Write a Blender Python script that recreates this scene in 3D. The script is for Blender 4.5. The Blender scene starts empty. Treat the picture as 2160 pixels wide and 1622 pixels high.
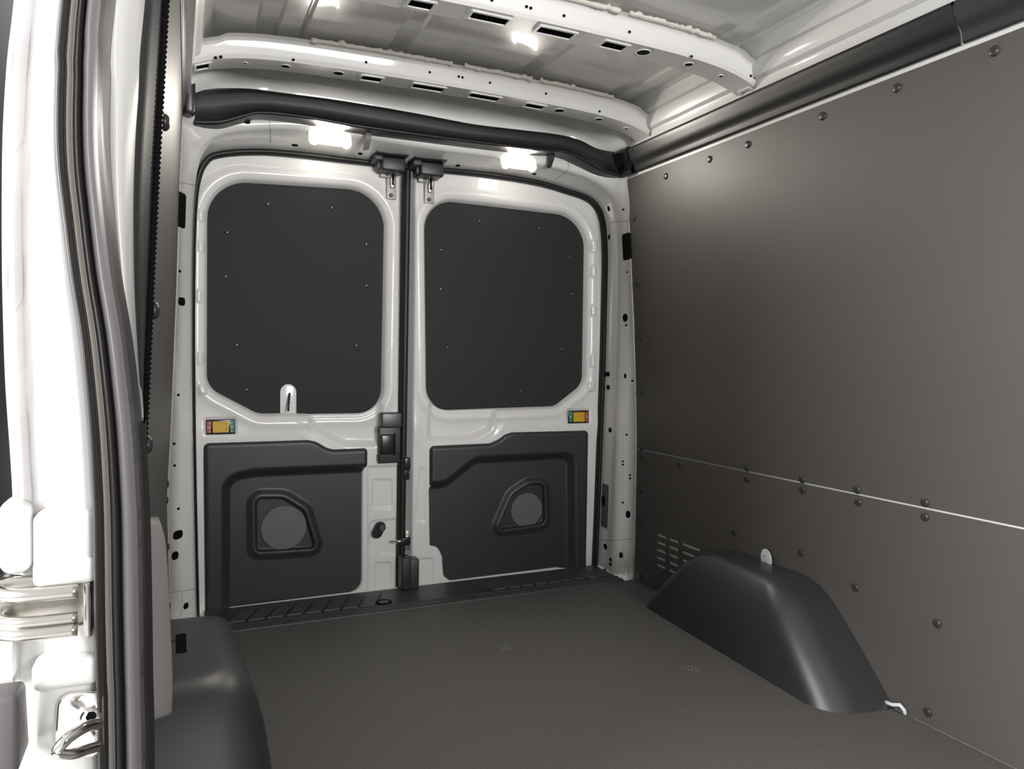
import bpy, bmesh, math, random
import numpy as np
from mathutils import Vector, Matrix

# ------------------------------------------------------------------ camera, world, light, exposure
scene = bpy.context.scene
col = scene.collection
W, H, F = 2160.0, 1622.0, 1580.0
CX, CY = W / 2, H / 2
CAM = np.array([-0.79, -2.74, 0.88])           # the photographer stands in the open side door
# world frame: X across the van, Y towards the rear doors (their inner skin is Y = 0), Z up, floor Z = 0
_vy = np.array([368 - CX, 745 - CY, F]); _vx = np.array([4707 - CX, 802 - CY, F])
_ay = _vy / np.linalg.norm(_vy)
_ax = _vx - _ay * (_vx @ _ay); _ax /= np.linalg.norm(_ax)
_az = np.cross(_ax, _ay)
ROT = np.stack([_ax, _ay, _az], 1)

cam_data = bpy.data.cameras.new('camera')
cam_data.sensor_width = 36.0
cam_data.lens = F / W * 36.0
cam_data.clip_start = 0.02
cam = bpy.data.objects.new('camera', cam_data)
col.objects.link(cam)
r0, r1, r2 = ROT[0], -ROT[1], -ROT[2]
cam.matrix_world = Matrix(((r0[0], r1[0], r2[0], CAM[0]), (r0[1], r1[1], r2[1], CAM[1]), (r0[2], r1[2], r2[2], CAM[2]), (0, 0, 0, 1)))
scene.camera = cam

world = bpy.data.worlds.new('showroom'); scene.world = world
world.use_nodes = True
bg = world.node_tree.nodes['Background']
bg.inputs['Color'].default_value = (1.0, 0.99, 0.98, 1)
bg.inputs['Strength'].default_value = 0.5


def area(name, loc, target, size, power, color=(1, 1, 1), size_y=None):
    d = bpy.data.lights.new(name, 'AREA'); d.energy = power; d.color = color
    d.shape = 'RECTANGLE'; d.size = size; d.size_y = size_y or size
    o = bpy.data.objects.new(name, d); col.objects.link(o)
    o.location = loc
    o.rotation_euler = (Vector(target) - Vector(loc)).to_track_quat('-Z', 'Y').to_euler()
    return o


# added area lights, unseen, for showroom brightness from the side and front
area('side_fill', (-4.2, -2.7, 1.75), (0.5, -1.9, 0.5), 2.2, 225, (0.98, 0.985, 1.0))
area('front_fill', (0.75, -6.6, 1.25), (0.1, -1.0, 1.1), 2.0, 265, (1.0, 0.985, 0.97))

vs = scene.view_settings
vs.view_transform = 'Standard'; vs.look = 'None'; vs.gamma = 1.0; vs.use_curve_mapping = False
vs.exposure = 0.95

random.seed(4)
rng = np.random.default_rng(4)


# ------------------------------------------------------------------ measuring: a point of the photograph on a plane of the van
def ray(px, py):
    return ROT.T @ np.array([px - CX, py - CY, F])


def onX(px, py, X): d = ray(px, py); return CAM + d * ((X - CAM[0]) / d[0])
def onY(px, py, Y): d = ray(px, py); return CAM + d * ((Y - CAM[1]) / d[1])
def onZ(px, py, Z): d = ray(px, py); return CAM + d * ((Z - CAM[2]) / d[2])


# ------------------------------------------------------------------ materials
def mat(name, color, rough=0.4, metal=0.0, coat=0.0, spec=0.5, bump=None, speck=None, emis=None, trans=0.0):
    m = bpy.data.materials.new(name); m.use_nodes = True
    nt = m.node_tree; b = nt.nodes['Principled BSDF']
    b.inputs['Base Color'].default_value = (*color, 1)
    b.inputs['Roughness'].default_value = rough
    b.inputs['Metallic'].default_value = metal
    b.inputs['Coat Weight'].default_value = coat
    b.inputs['Coat Roughness'].default_value = 0.06
    b.inputs['Specular IOR Level'].default_value = spec
    b.inputs['Transmission Weight'].default_value = trans
    tc = nt.nodes.new('ShaderNodeTexCoord')
    if bump:
        sc, st = bump
        n = nt.nodes.new('ShaderNodeTexNoise'); n.inputs['Scale'].default_value = sc; n.inputs['Detail'].default_value = 3
        nt.links.new(tc.outputs['Object'], n.inputs['Vector'])
        bp = nt.nodes.new('ShaderNodeBump'); bp.inputs['Strength'].default_value = st; bp.inputs['Distance'].default_value = 0.002
        nt.links.new(n.outputs['Fac'], bp.inputs['Height'])
        nt.links.new(bp.outputs['Normal'], b.inputs['Normal'])
    if speck:
        sc, c2, lo, hi = speck
        n = nt.nodes.new('ShaderNodeTexNoise'); n.inputs['Scale'].default_value = sc; n.inputs['Detail'].default_value = 4
        nt.links.new(tc.outputs['Object'], n.inputs['Vector'])
        r = nt.nodes.new('ShaderNodeMapRange'); r.inputs['From Min'].default_value = lo; r.inputs['From Max'].default_value = hi
        nt.links.new(n.outputs['Fac'], r.inputs['Value'])
        mx = nt.nodes.new('ShaderNodeMix'); mx.data_type = 'RGBA'
        mx.inputs[6].default_value = (*color, 1); mx.inputs[7].default_value = (*c2, 1)
        nt.links.new(r.outputs['Result'], mx.inputs[0])
        nt.links.new(mx.outputs[2], b.inputs['Base Color'])
    if emis:
        b.inputs['Emission Color'].default_value = (*emis[0], 1); b.inputs['Emission Strength'].default_value = emis[1]
    return m


LENS = 6.0      # the two cargo lamps are lit
M = dict(
    white=mat('white_paint', (0.78, 0.775, 0.755), 0.32, coat=0.6, spec=0.35),
    jambdim=mat('white_paint_dimmed', (0.40, 0.385, 0.38), 0.3, coat=0.4),
    sealer=mat('cream_sealer', (0.70, 0.67, 0.60), 0.55, bump=(120, 0.4)),
    board=mat('black_panel_board', (0.084, 0.077, 0.070), 0.50, spec=0.5, bump=(900, 0.05)),
    plastic=mat('black_moulded_plastic', (0.028, 0.029, 0.031), 0.42, bump=(700, 0.10)),
    satin=mat('satin_black_plastic', (0.030, 0.030, 0.034), 0.40, spec=1.0, bump=(900, 0.06)),
    header=mat('black_header_plastic', (0.016, 0.0155, 0.016), 0.40, spec=0.5, bump=(900, 0.05)),
    gloss=mat('smooth_black_plastic', (0.012, 0.012, 0.013), 0.28),
    blank=mat('black_window_blank', (0.024, 0.024, 0.027), 0.62, spec=0.22, bump=(900, 0.05)),
    rivet=mat('black_rivet', (0.035, 0.034, 0.034), 0.3),
    floor=mat('floor_mat', (0.165, 0.158, 0.152), 0.62, bump=(330, 0.8), speck=(300, (0.26, 0.25, 0.24), 0.52, 0.75)),
    sill=mat('sill_plastic', (0.070, 0.066, 0.063), 0.5, bump=(500, 0.1)),
    dark=mat('black_and_cavity_shade', (0.006, 0.006, 0.007), 0.8, spec=0.08),  # near-black parts, and the shade inside holes and pockets as colour
    rubber=mat('black_rubber', (0.040, 0.036, 0.038), 0.36, spec=0.7),
    grey=mat('grey_plastic', (0.36, 0.335, 0.33), 0.45, bump=(800, 0.06)),
    dgrey=mat('dark_grey_plastic', (0.060, 0.054, 0.054), 0.45),
    seal=mat('black_door_rubber', (0.013, 0.013, 0.014), 0.45, spec=0.35),
    stop=mat('grey_stop_rubber', (0.13, 0.118, 0.118), 0.5),
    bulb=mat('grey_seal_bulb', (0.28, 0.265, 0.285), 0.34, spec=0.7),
    ribshine=mat('seal_rib_shine', (0.30, 0.285, 0.26), 0.4),
    joint=mat('joint_line', (0.30, 0.30, 0.295), 0.5),
    showfloor=mat('showroom_floor', (0.45, 0.44, 0.43), 0.25, speck=(3, (0.52, 0.51, 0.5), 0.4, 0.6)),
    chrome=mat('chrome', (0.80, 0.79, 0.77), 0.10, metal=1.0),
    steel=mat('bare_steel', (0.62, 0.60, 0.56), 0.26, metal=1.0),
    zinc=mat('zinc_bracket', (0.36, 0.35, 0.34), 0.5, metal=0.35),
    yellow=mat('yellow_slider', (0.62, 0.40, 0.02), 0.35),
    red=mat('red_label', (0.40, 0.05, 0.07), 0.4),
    green=mat('green_label', (0.015, 0.20, 0.13), 0.4),
    mark=mat('white_mark', (0.80, 0.78, 0.76), 0.5),
    tab=mat('white_nylon', (0.75, 0.77, 0.78), 0.35),
    mesh=mat('speaker_mesh', (0.105, 0.10, 0.10), 0.5),
    lens=mat('lit_lens', (0.9, 0.88, 0.84), 0.3, emis=((1.0, 0.94, 0.84), LENS)),
    lampend=mat('clear_lamp_end', (0.92, 0.90, 0.85), 0.15, emis=((1.0, 0.94, 0.82), 0.5)),
    doorgrey=mat('sliding_door_lining', (0.13, 0.125, 0.12), 0.5),
)
# perforated look of the speaker mesh: fine dark dots
nt = M['mesh'].node_tree; b = nt.nodes['Principled BSDF']
tc = nt.nodes.new('ShaderNodeTexCoord'); vo = nt.nodes.new('ShaderNodeTexVoronoi'); vo.inputs['Scale'].default_value = 260
vo.inputs['Randomness'].default_value = 0.25
nt.links.new(tc.outputs['Object'], vo.inputs['Vector'])
rp = nt.nodes.new('ShaderNodeMapRange'); rp.inputs['From Min'].default_value = 0.25; rp.inputs['From Max'].default_value = 0.42
nt.links.new(vo.outputs['Distance'], rp.inputs['Value'])
mx = nt.nodes.new('ShaderNodeMix'); mx.data_type = 'RGBA'
mx.inputs[6].default_value = (0.02, 0.02, 0.02, 1); mx.inputs[7].default_value = (0.17, 0.165, 0.165, 1)
nt.links.new(rp.outputs['Result'], mx.inputs[0]); nt.links.new(mx.outputs[2], b.inputs['Base Color'])


# ------------------------------------------------------------------ mesh helpers
def link(name, me, material=None, parent=None):
    o = bpy.data.objects.new(name, me); col.objects.link(o)
    if material is not None and me is not None and not me.materials:
        me.materials.append(M[material] if isinstance(material, str) else material)
    if parent is not None:
        o.parent = parent
        if parent.matrix_basis != Matrix.Identity(4):
            o.matrix_parent_inverse = parent.matrix_basis.inverted()
    return o


def tag(o, label, cat, group=None, kind=None):
    o['label'] = label; o['category'] = cat
    if group: o['group'] = group
    if kind: o['kind'] = kind
    return o


def empty(name, loc):
    o = bpy.data.objects.new(name, None); col.objects.link(o); o.location = loc; o.empty_display_size = 0.05
    return o


def mesh_from(verts, faces, smooth=True, recalc=False):
    me = bpy.data.meshes.new('m')
    me.from_pydata([tuple(map(float, v)) for v in verts], [], [tuple(int(i) for i in f) for f in faces]); me.update()
    if recalc:
        bm = bmesh.new(); bm.from_mesh(me); bmesh.ops.recalc_face_normals(bm, faces=bm.faces); bm.to_mesh(me); bm.free()
    if smooth: me.shade_smooth()
    return me


def loft(rings, closed=False, cap=False, smooth=True):
    """rings: list of equal-length point lists"""
    n = len(rings[0]); verts = [p for r in rings for p in r]; faces = []
    for i in range(len(rings) - 1):
        for j in range(n if closed else n - 1):
            k = (j + 1) % n
            faces.append((i * n + j, i * n + k, (i + 1) * n + k, (i + 1) * n + j))
    if cap:
        faces.append(tuple(range(n))[::-1]); faces.append(tuple((len(rings) - 1) * n + j for j in range(n)))
    return mesh_from(verts, faces, smooth, recalc=True)


def sharp(me, angle=35):
    try:
        me.set_sharp_from_angle(angle=math.radians(angle))
    except Exception:
        pass
    return me


def catmull(pts, n):
    """n points along an open Catmull-Rom curve through pts, uniform in index"""
    P = np.array(pts, float); m = len(P)
    Q = np.vstack([2 * P[0] - P[1], P, 2 * P[-1] - P[-2]])
    out = []
    for t in np.linspace(0, m - 1, n):
        i = min(int(t), m - 2); f = t - i
        a, b_, c, d = Q[i], Q[i + 1], Q[i + 2], Q[i + 3]
        out.append(0.5 * ((2 * b_) + (c - a) * f + (2 * a - 5 * b_ + 4 * c - d) * f * f + (3 * b_ - a - 3 * c + d) * f ** 3))
    return np.array(out)


def tube(path, radius, seg=10, cap=True):
    P = [Vector(p) for p in path]; rings = []
    up = Vector((0.13, 0.21, 0.97)).normalized()
    for i, p in enumerate(P):
        t = (P[min(i + 1, len(P) - 1)] - P[max(i - 1, 0)]).normalized()
        a = t.cross(up)
        if a.length < 0.05: a = t.cross(Vector((1, 0, 0)))
        a.normalize(); b_ = t.cross(a)
        r = radius(i) if callable(radius) else radius
        rings.append([p + a * (r * math.cos(2 * math.pi * k / seg)) + b_ * (r * math.sin(2 * math.pi * k / seg)) for k in range(seg)])
    return loft(rings, closed=True, cap=cap)


def rbox(size, bevel=0.003, seg=2, loc=(0, 0, 0), rot=None, taper=None):
    bm = bmesh.new(); bmesh.ops.create_cube(bm, size=1.0)
    bmesh.ops.scale(bm, vec=size, verts=bm.verts)
    if taper:   # taper: (axis, sx, sy, sz) at the + end
        ax, tx, ty, tz = taper
        for v in bm.verts:
            if v.co[ax] > 0: v.co = Vector((v.co[0] * tx, v.co[1] * ty, v.co[2] * tz))
    if bevel > 0:
        bmesh.ops.bevel(bm, geom=bm.edges[:], offset=bevel, segments=seg, affect='EDGES', profile=0.5)
    mtx = Matrix.Translation(loc)
    if rot is not None: mtx = mtx @ rot.to_4x4()
    bmesh.ops.transform(bm, matrix=mtx, verts=bm.verts)
    me = bpy.data.meshes.new('m'); bm.to_mesh(me); bm.free(); me.shade_smooth(); sharp(me, 40)
    return me


def disc(r, depth, seg=16, loc=(0, 0, 0), axis=(0, -1, 0), sx=1.0, bevel=0.0):
    """short cylinder whose axis starts at loc and runs along axis"""
    z = Vector(axis).normalized(); q = Vector((0, 0, 1)).rotation_difference(z)
    prof = [(0, 0), (r, 0), (r, depth - bevel), (r - bevel, depth), (0, depth)] if bevel else [(0, 0), (r, 0), (r, depth), (0, depth)]
    rings = [[(pr * sx * math.cos(2 * math.pi * k / seg), pr * math.sin(2 * math.pi * k / seg), h) for k in range(seg)] for pr, h in prof[1:-1]]
    me = loft(rings, closed=True, cap=True); me.transform(Matrix.Translation(loc) @ q.to_matrix().to_4x4()); sharp(me, 40)
    return me


def rounded(pts, rad, seg=7):
    """closed polygon with every corner rounded; rad one value or a list"""
    P = [np.array(p, float) for p in pts]; n = len(P); out = []
    R = [rad] * n if np.isscalar(rad) else list(rad)
    for i in range(n):
        a, p, c = P[i - 1], P[i], P[(i + 1) % n]
        u = a - p; v = c - p; lu, lv = np.linalg.norm(u), np.linalg.norm(v); u /= lu; v /= lv
        ang = math.acos(max(-1, min(1, float(u @ v))))
        if ang > math.pi - 0.05: out.append(p); continue
        t = min(R[i] / math.tan(ang / 2), 0.48 * lu, 0.48 * lv); r = t * math.tan(ang / 2)
        bis = (u + v) / np.linalg.norm(u + v); c0 = p + bis * (r / math.sin(ang / 2))
        a0 = math.atan2(*(p + u * t - c0)[::-1]); a1 = math.atan2(*(p + v * t - c0)[::-1])
        da = (a1 - a0 + math.pi) % (2 * math.pi) - math.pi
        for k in range(seg + 1):
            w = a0 + da * k / seg; out.append(c0 + r * np.array([math.cos(w), math.sin(w)]))
    return np.array(out)


def sdf(poly, U, V):
    """signed distance, negative inside"""
    P = np.asarray(poly); Q = np.roll(P, -1, 0)
    d2 = np.full(U.shape, 1e9); inside = np.zeros(U.shape, bool)
    for (ax, ay), (bx, by) in zip(P, Q):
        ex, ey = bx - ax, by - ay; L = ex * ex + ey * ey
        if L < 1e-14: continue
        t = np.clip(((U - ax) * ex + (V - ay) * ey) / L, 0, 1)
        d2 = np.minimum(d2, (U - ax - t * ex) ** 2 + (V - ay - t * ey) ** 2)
        cross = ((ay > V) != (by > V))
        with np.errstate(divide='ignore', invalid='ignore'):
            xi = ax + (V - ay) * ex / (ey if abs(ey) > 1e-12 else 1e-12)
        inside ^= cross & (U < xi)
    return np.where(inside, -1, 1) * np.sqrt(d2)


def sstep(a, b_, x):
    t = np.clip((x - a) / (b_ - a), 0, 1); return t * t * (3 - 2 * t)


def heightfield(u0, u1, v0, v1, res, hfun, keep=-0.05, mapper=None):
    nu, nv = int((u1 - u0) / res) + 1, int((v1 - v0) / res) + 1
    u = np.linspace(u0, u1, nu); v = np.linspace(v0, v1, nv)
    U, V = np.meshgrid(u, v)
    Hh = hfun(U, V)
    idx = np.arange(nu * nv).reshape(nv, nu)
    q = np.stack([idx[:-1, :-1], idx[:-1, 1:], idx[1:, 1:], idx[1:, :-1]], -1).reshape(-1, 4)
    ok = (Hh.reshape(-1)[q].max(1) > keep); q = q[ok]
    verts = np.stack([U.ravel(), -Hh.ravel(), V.ravel()], 1)
    used = np.unique(q); remap = -np.ones(len(verts), int); remap[used] = np.arange(len(used))
    verts = verts[used]; q = remap[q]
    if mapper: verts = mapper(verts)
    me = bpy.data.meshes.new('m')
    me.vertices.add(len(verts)); me.vertices.foreach_set('co', verts.astype(np.float32).ravel())
    me.loops.add(q.size); me.loops.foreach_set('vertex_index', q.astype(np.int32).ravel())
    me.polygons.add(len(q)); me.polygons.foreach_set('loop_start', np.arange(0, q.size, 4, dtype=np.int32))
    me.update(calc_edges=True); me.validate(); me.shade_smooth()
    return me


def plate(outline, holes=(), thick=0.004, bevel=0.0008, mapper=None):
    """flat sheet with holes from 2-D outlines; local (u, v, w)"""
    cu = bpy.data.curves.new('c', 'CURVE'); cu.dimensions = '2D'; cu.fill_mode = 'BOTH'
    cu.extrude = thick / 2 - bevel; cu.bevel_depth = bevel; cu.bevel_resolution = 1
    for poly in [outline, *holes]:
        s = cu.splines.new('POLY'); s.points.add(len(poly) - 1)
        for p, q in zip(s.points, poly): p.co = (q[0], q[1], 0, 1)
        s.use_cyclic_u = True
    ob = bpy.data.objects.new('c', cu); col.objects.link(ob)
    bpy.context.view_layer.update()
    me = bpy.data.meshes.new_from_object(ob.evaluated_get(bpy.context.evaluated_depsgraph_get()))
    bpy.data.objects.remove(ob); bpy.data.curves.remove(cu)
    if mapper:
        for v in me.vertices: v.co = mapper(v.co)
        bm = bmesh.new(); bm.from_mesh(me); bmesh.ops.recalc_face_normals(bm, faces=bm.faces); bm.to_mesh(me); bm.free()
    me.shade_smooth(); sharp(me, 30)
    return me


def pxY(pts, Y):
    """photograph points -> (X, Z) on the plane at Y"""
    return np.array([onY(x, y, Y)[[0, 2]] for x, y in pts])


def dome_mesh(r, h):
    rings = []
    for pr, ph in [(1.0, 0), (1.0, .25), (.93, .5), (.78, .76), (.52, .93), (.2, 1.0)]:
        rings.append([(pr * r * math.cos(2 * math.pi * k / 14), pr * r * math.sin(2 * math.pi * k / 14), ph * h) for k in range(14)])
    me = loft(rings, closed=True, cap=True); me.materials.append(M['rivet']); return me


RIVET = dome_mesh(0.0115, 0.005)
RIVET_S = dome_mesh(0.008, 0.004)


def rivet(loc, normal, parent, me=None):
    o = bpy.data.objects.new('rivet', me or RIVET); col.objects.link(o); o.parent = parent
    o.rotation_euler = Vector((0, 0, 1)).rotation_difference(Vector(normal)).to_euler(); o.location = loc
    return o


# ------------------------------------------------------------------ side wall shapes (lean inwards towards the roof)
WR_Z = [-0.1, 0.0, 0.53, 0.75, 1.0, 1.4, 1.6, 1.8]; WR_X = [0.878, 0.878, 0.878, 0.870, 0.856, 0.826, 0.813, 0.80]
WL_Z = [-0.1, 0.0, 0.45, 0.66, 1.09, 1.37, 1.6, 1.8]; WL_FAR = [-0.803, -0.805, -0.812, -0.801, -0.784, -0.776, -0.766, -0.757]
WL_NEAR = [-0.84, -0.842, -0.838, -0.833, -0.814, -0.799, -0.785, -0.775]
YB, YF = -0.25, -1.64      # where the side panels begin and where the left one ends at the side door
def wrx(z): return float(np.interp(z, WR_Z, WR_X))
def wlx(y, z):
    t = (y - YB) / (YF - YB)
    return float(np.interp(z, WL_Z, WL_FAR) * (1 - t) + np.interp(z, WL_Z, WL_NEAR) * t)


def on_wr(px, py):
    """a point of the photograph on the right side wall"""
    z = 0.9
    for _ in range(12): p = onX(px, py, wrx(z)); z = p[2]
    return p


# ------------------------------------------------------------------ floor
fl = link('floor', rbox((1.72, 4.0, 0.03), 0.004, 2, loc=(0.02, -0.235 - 2.0, -0.015)), 'floor')
tag(fl, 'dark speckled load floor mat covering the cargo area', 'floor', kind='structure')
for cx, cy in [(1065, 1365), (1460, 1412)]:
    c = onZ(cx, cy, 0); bm = bmesh.new()
    for i in (-1, 0, 1):
        for j in (-1, 0, 1):
            bmesh.ops.create_circle(bm, cap_ends=True, radius=0.0024, segments=8, matrix=Matrix.Translation((c[0] + i * 0.013, c[1] + j * 0.018, 0.0006)))
    me = bpy.data.meshes.new('m'); bm.to_mesh(me); bm.free()
    o = link('perforation_light', me, 'tab', fl); o['kind'] = 'stuff'  # pale dots painted for light showing through the perforations

gd = link('ground', rbox((16, 16, 0.1), 0, loc=(0, -2, -0.75)), 'showfloor')
tag(gd, 'pale showroom floor under and around the van', 'floor', kind='structure')

# ------------------------------------------------------------------ rear body frame: A seal line, B ridge, C outer edge
A_px = [(409, 1320), (405, 1150), (402, 1000), (400, 850), (399, 700), (400, 560), (403, 450), (411, 380), (429, 338), (460, 321), (540, 315), (630, 321), (740, 334), (860, 348), (960, 357), (1050, 367), (1137, 382), (1196, 399), (1240, 415), (1264, 438), (1276, 474), (1280, 540), (1278, 640), (1275, 760), (1270, 900), (1264, 1060), (1257, 1230)]
B_px = [(416, 1320), (412, 1150), (409, 1000), (406, 850), (405, 700), (405, 560), (408, 450), (415, 370), (430, 318), (468, 284), (545, 269), (635, 268), (740, 281), (860, 302), (960, 318), (1050, 330), (1137, 345), (1205, 360), (1255, 382), (1285, 412), (1298, 460), (1304, 540), (1305, 640), (1304, 760), (1301, 900), (1297, 1060), (1292, 1235)]
YA, YR = -0.012, -0.16
NA = 140
A3 = catmull([onY(x, y, YA) for x, y in A_px], NA)
B3 = catmull([onY(x, y, YR) for x, y in B_px], NA)
C_list = []
zs_l = [-0.02, 0.22, 0.42, 0.64, 0.86, 1.08, 1.25, 1.38, 1.52]
for z in zs_l: C_list.append((wlx(YB, z) + 0.004, YB, z))
hx = [-0.70, -0.56, -0.42, -0.25, -0.02, 0.15, 0.32, 0.50, 0.64]
for x in hx: C_list.append((x, -0.13, 1.785))
C_list[9] = (-0.755, -0.22, 1.66)
zs_r = [1.66, 1.52, 1.40, 1.25, 1.08, 0.86, 0.62, 0.32, -0.02]
for z in zs_r: C_list.append((wrx(z) - 0.004, YB if z < 1.6 else -0.21, z))
C3 = catmull(C_list, NA)
rings = []
for i in range(NA):
    a, b_, c = A3[i], B3[i], C3[i]
    back = a + np.array([0, 0.02, 0])
    din = (b_ - a); dout = (c - b_)
    li, lo = np.linalg.norm(din), np.linalg.norm(dout)
    r = min(0.022, 0.4 * li, 0.4 * lo)
    p0 = b_ - din / li * r; p1 = b_ + dout / lo * r
    arc = [(1 - t) ** 2 * p0 + 2 * t * (1 - t) * b_ + t * t * p1 for t in np.linspace(0, 1, 7)]
    top = max(0.0, min(1.0, (c[2] - 1.60) / 0.12))
    d_ = c + np.array([0, -0.10, 0.012]) * top; e_ = c + np.array([0, -0.105, 0.075]) * top
    rings.append([back, a, a * .67 + p0 * .33, a * .33 + p0 * .67, *arc, p1 * .6 + c * .4, c, d_, e_, e_ + np.array([math.copysign(.05, c[0]) * (1 - top), 0, 0])])
wb = link('wall_back', loft(rings), 'white')
tag(wb, 'white painted steel frame around the rear cargo doors', 'wall', kind='structure')

# frame openings: flat dark plates carry their shade as colour
def slot_on(px, py, wpx, hpx, Y=None, X=None, normal=None, name='hole_shade', parent=None, material='dark', depth=0.0012):
    """rounded dark recess liner; centre and size measured in the photograph"""
    f_ = (lambda a, b_: onY(a, b_, Y)) if Y is not None else (lambda a, b_: onX(a, b_, X))
    c = f_(px, py); wv = f_(px + wpx / 2, py) - f_(px - wpx / 2, py); hv = f_(px, py - hpx / 2) - f_(px, py + hpx / 2)
    lw, lh = np.linalg.norm(wv) / 2, np.linalg.norm(hv) / 2
    rr = min(lw, lh) * 0.98
    pol = rounded([(-lw, -lh), (lw, -lh), (lw, lh), (-lw, lh)], rr, 4)
    n = Vector(normal).normalized(); up = Vector((0, 0, 1)); up = (up - n * up.dot(n)).normalized(); rt = up.cross(n)
    me = plate(pol, (), depth * 2, 0.0002, mapper=lambda q: Vector(c) + rt * q[0] + up * q[1] + n * q[2])
    return link(name, me, material, parent)


def frame_pt(px, py):
    """nearest triangle hit of the photograph ray on the frame"""
    d = Vector(ray(px, py)).normalized()
    return wb.data, d


from mathutils.bvhtree import BVHTree
_bm = bmesh.new(); _bm.from_mesh(wb.data); FR = BVHTree.FromBMesh(_bm); _bm.free()


def frame_hole(px, py, wpx, hpx, material='dark', name='hole_shade', sq=False):
    hit, n, _, dist = FR.ray_cast(Vector(CAM), Vector(ray(px, py)).normalized())
    if hit is None: return None
    if n.dot(Vector(CAM) - hit) < 0: n = -n
    def pt(a, b_):
        d = Vector(ray(a, b_)); t = (hit - Vector(CAM)).dot(n) / d.dot(n); return Vector(CAM) + d * t
    lw = (pt(px + wpx / 2, py) - pt(px - wpx / 2, py)).length / 2; lh = (pt(px, py - hpx / 2) - pt(px, py + hpx / 2)).length / 2
    lw = min(lw, 0.03)
    up = Vector((0, 0, 1)); up = (up - n * up.dot(n)).normalized(); rt = up.cross(n)
    pol = rounded([(-lw, -lh), (lw, -lh), (lw, lh), (-lw, lh)], min(lw, lh) * (0.35 if sq else 0.97), 4)
    # a flat plate; in dark material it paints the shade of an opening
    me = plate(pol, (), 0.0024, 0.0002, mapper=lambda q: hit + rt * q[0] + up * q[1] + n * q[2])
    return link(name, me, material, wb)


for h in [(1284, 440, 5, 9), (1315, 442, 4, 4), (1319, 670, 10, 17), (1321, 686, 4, 4), (1319, 793, 4, 10), (1334, 803, 4, 4), (1283, 789, 6, 10), (1277, 790, 5, 10), (1283, 817, 6, 10), (1287, 907, 6, 10), (1322, 917, 4, 4), (1314, 973, 4, 4), (1314, 980, 4, 4), (1329, 1002, 4, 4), (1329, 1009, 4, 4), (1314, 1060, 4, 4), (1325, 1085, 9, 15), (1277, 1153, 7, 11), (1310, 1171, 7, 12), (1288, 1180, 5, 6), (1288, 1190, 5, 6), (1276, 1207, 7, 14), (1285, 500, 4, 10), (1323, 574, 3, 3),
          (375, 1128, 20, 18), (369, 1172, 14, 17), (392, 1278, 10, 13), (379, 572, 5, 5), (383, 636, 14, 17), (376, 833, 5, 5), (367, 936, 5, 5), (368, 982, 5, 5), (376, 1073, 5, 5),
          (521, 256, 14, 10), (1228, 348, 12, 10), (622, 306, 14, 4), (760, 324, 10, 4), (966, 349, 10, 4), (1127, 367, 9, 3)]:
    frame_hole(*h)
frame_hole(1322, 520, 22, 56, sq=True, name='opening_shade'); frame_hole(382, 443, 20, 74, sq=True, name='opening_shade')
# overlap joints of the frame pressings
def frame_seam(pts):
    P = []
    for x, y in catmull([(float(a), float(b_)) for a, b_ in pts], 30):
        hit, n, _, dist = FR.ray_cast(Vector(CAM), Vector(ray(x, y)).normalized())
        if hit is not None:
            if n.dot(Vector(CAM) - hit) < 0: n = -n
            P.append(tuple(hit + n * 0.0002))
    if len(P) > 3: link('panel_joint', tube(P, 0.0011, 6), 'joint', wb)


for sm in ([(377, 384), (395, 387), (412, 391)], [(1287, 470), (1305, 467), (1327, 466)], [(355, 1250), (380, 1247), (411, 1242)], [(1267, 1137), (1290, 1140), (1315, 1138), (1336, 1137)],
           [(1317, 1142), (1316, 1180), (1322, 1195), (1326, 1205), (1325, 1220)], [(384, 1250), (384, 1275), (381, 1300)], [(568, 254), (570, 275), (571, 300)], [(1199, 342), (1196, 360), (1172, 378)]):
    frame_seam(sm)
# grey plastic cover on the return of the right pillar
pc = frame_hole(1276, 1067, 23, 92, 'dgrey', 'pillar_cover', sq=True)
if pc:
    pc['label'] = 'dark grey plastic cover on the door pillar'
    ph = frame_hole(1273, 1056, 6, 22, 'dark', 'cover_slot_shade'); ph.parent = pc
    for v in ph.data.vertices: v.co += Vector((-0.002, -0.001, 0))

# ------------------------------------------------------------------ rear doors
WINL = rounded(pxY([(442, 385), (807, 408), (799, 867), (545, 868), (441, 814)], 0.02), [.13, .125, .085, .07, .07], 10)
WINR = rounded(pxY([(899, 424), (1230, 462), (1225, 808), (1168, 853), (904, 862)], 0.02), [.105, .13, .07, .06, .085], 10)
TRL = rounded(pxY([(428, 934), (650, 927), (668, 931), (690, 944), (704, 948), (777, 945), (777, 985), (773, 1002), (773, 1257), (483, 1294), (478, 1303), (432, 1303)], -.012), [.02, .05, .03, .03, .04, .015, .01, .01, .06, .01, .01, .01])
TRR = rounded(pxY([(907, 941), (1035, 935), (1052, 927), (1066, 916), (1080, 911), (1243, 907), (1238, 1206), (1200, 1209), (1178, 1207), (951, 1236), (932, 1222), (929, 1178), (922, 1163), (903, 1160), (901, 1033), (907, 1018)], -.012), [.02, .05, .03, .03, .04, .02, .015, .01, .01, .03, .04, .03, .02, .01, .01, .01])
RCL = rounded(pxY([(476, 1340), (476, 1010), (540, 997), (830, 985), (830, 1340)], -.012), [.01, .055, .04, .01, .01])
RCR = rounded(pxY([(860, 1027), (940, 1022), (1005, 970), (1208, 960), (1209, 1270), (860, 1270)], -.012), [.01, .06, .06, .045, .01, .01])
SPL = rounded(pxY([(538, 1050), (600, 1050), (646, 1078), (671, 1161), (539, 1169)], -.012), [.025, .06, .05, .02, .022])
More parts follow.
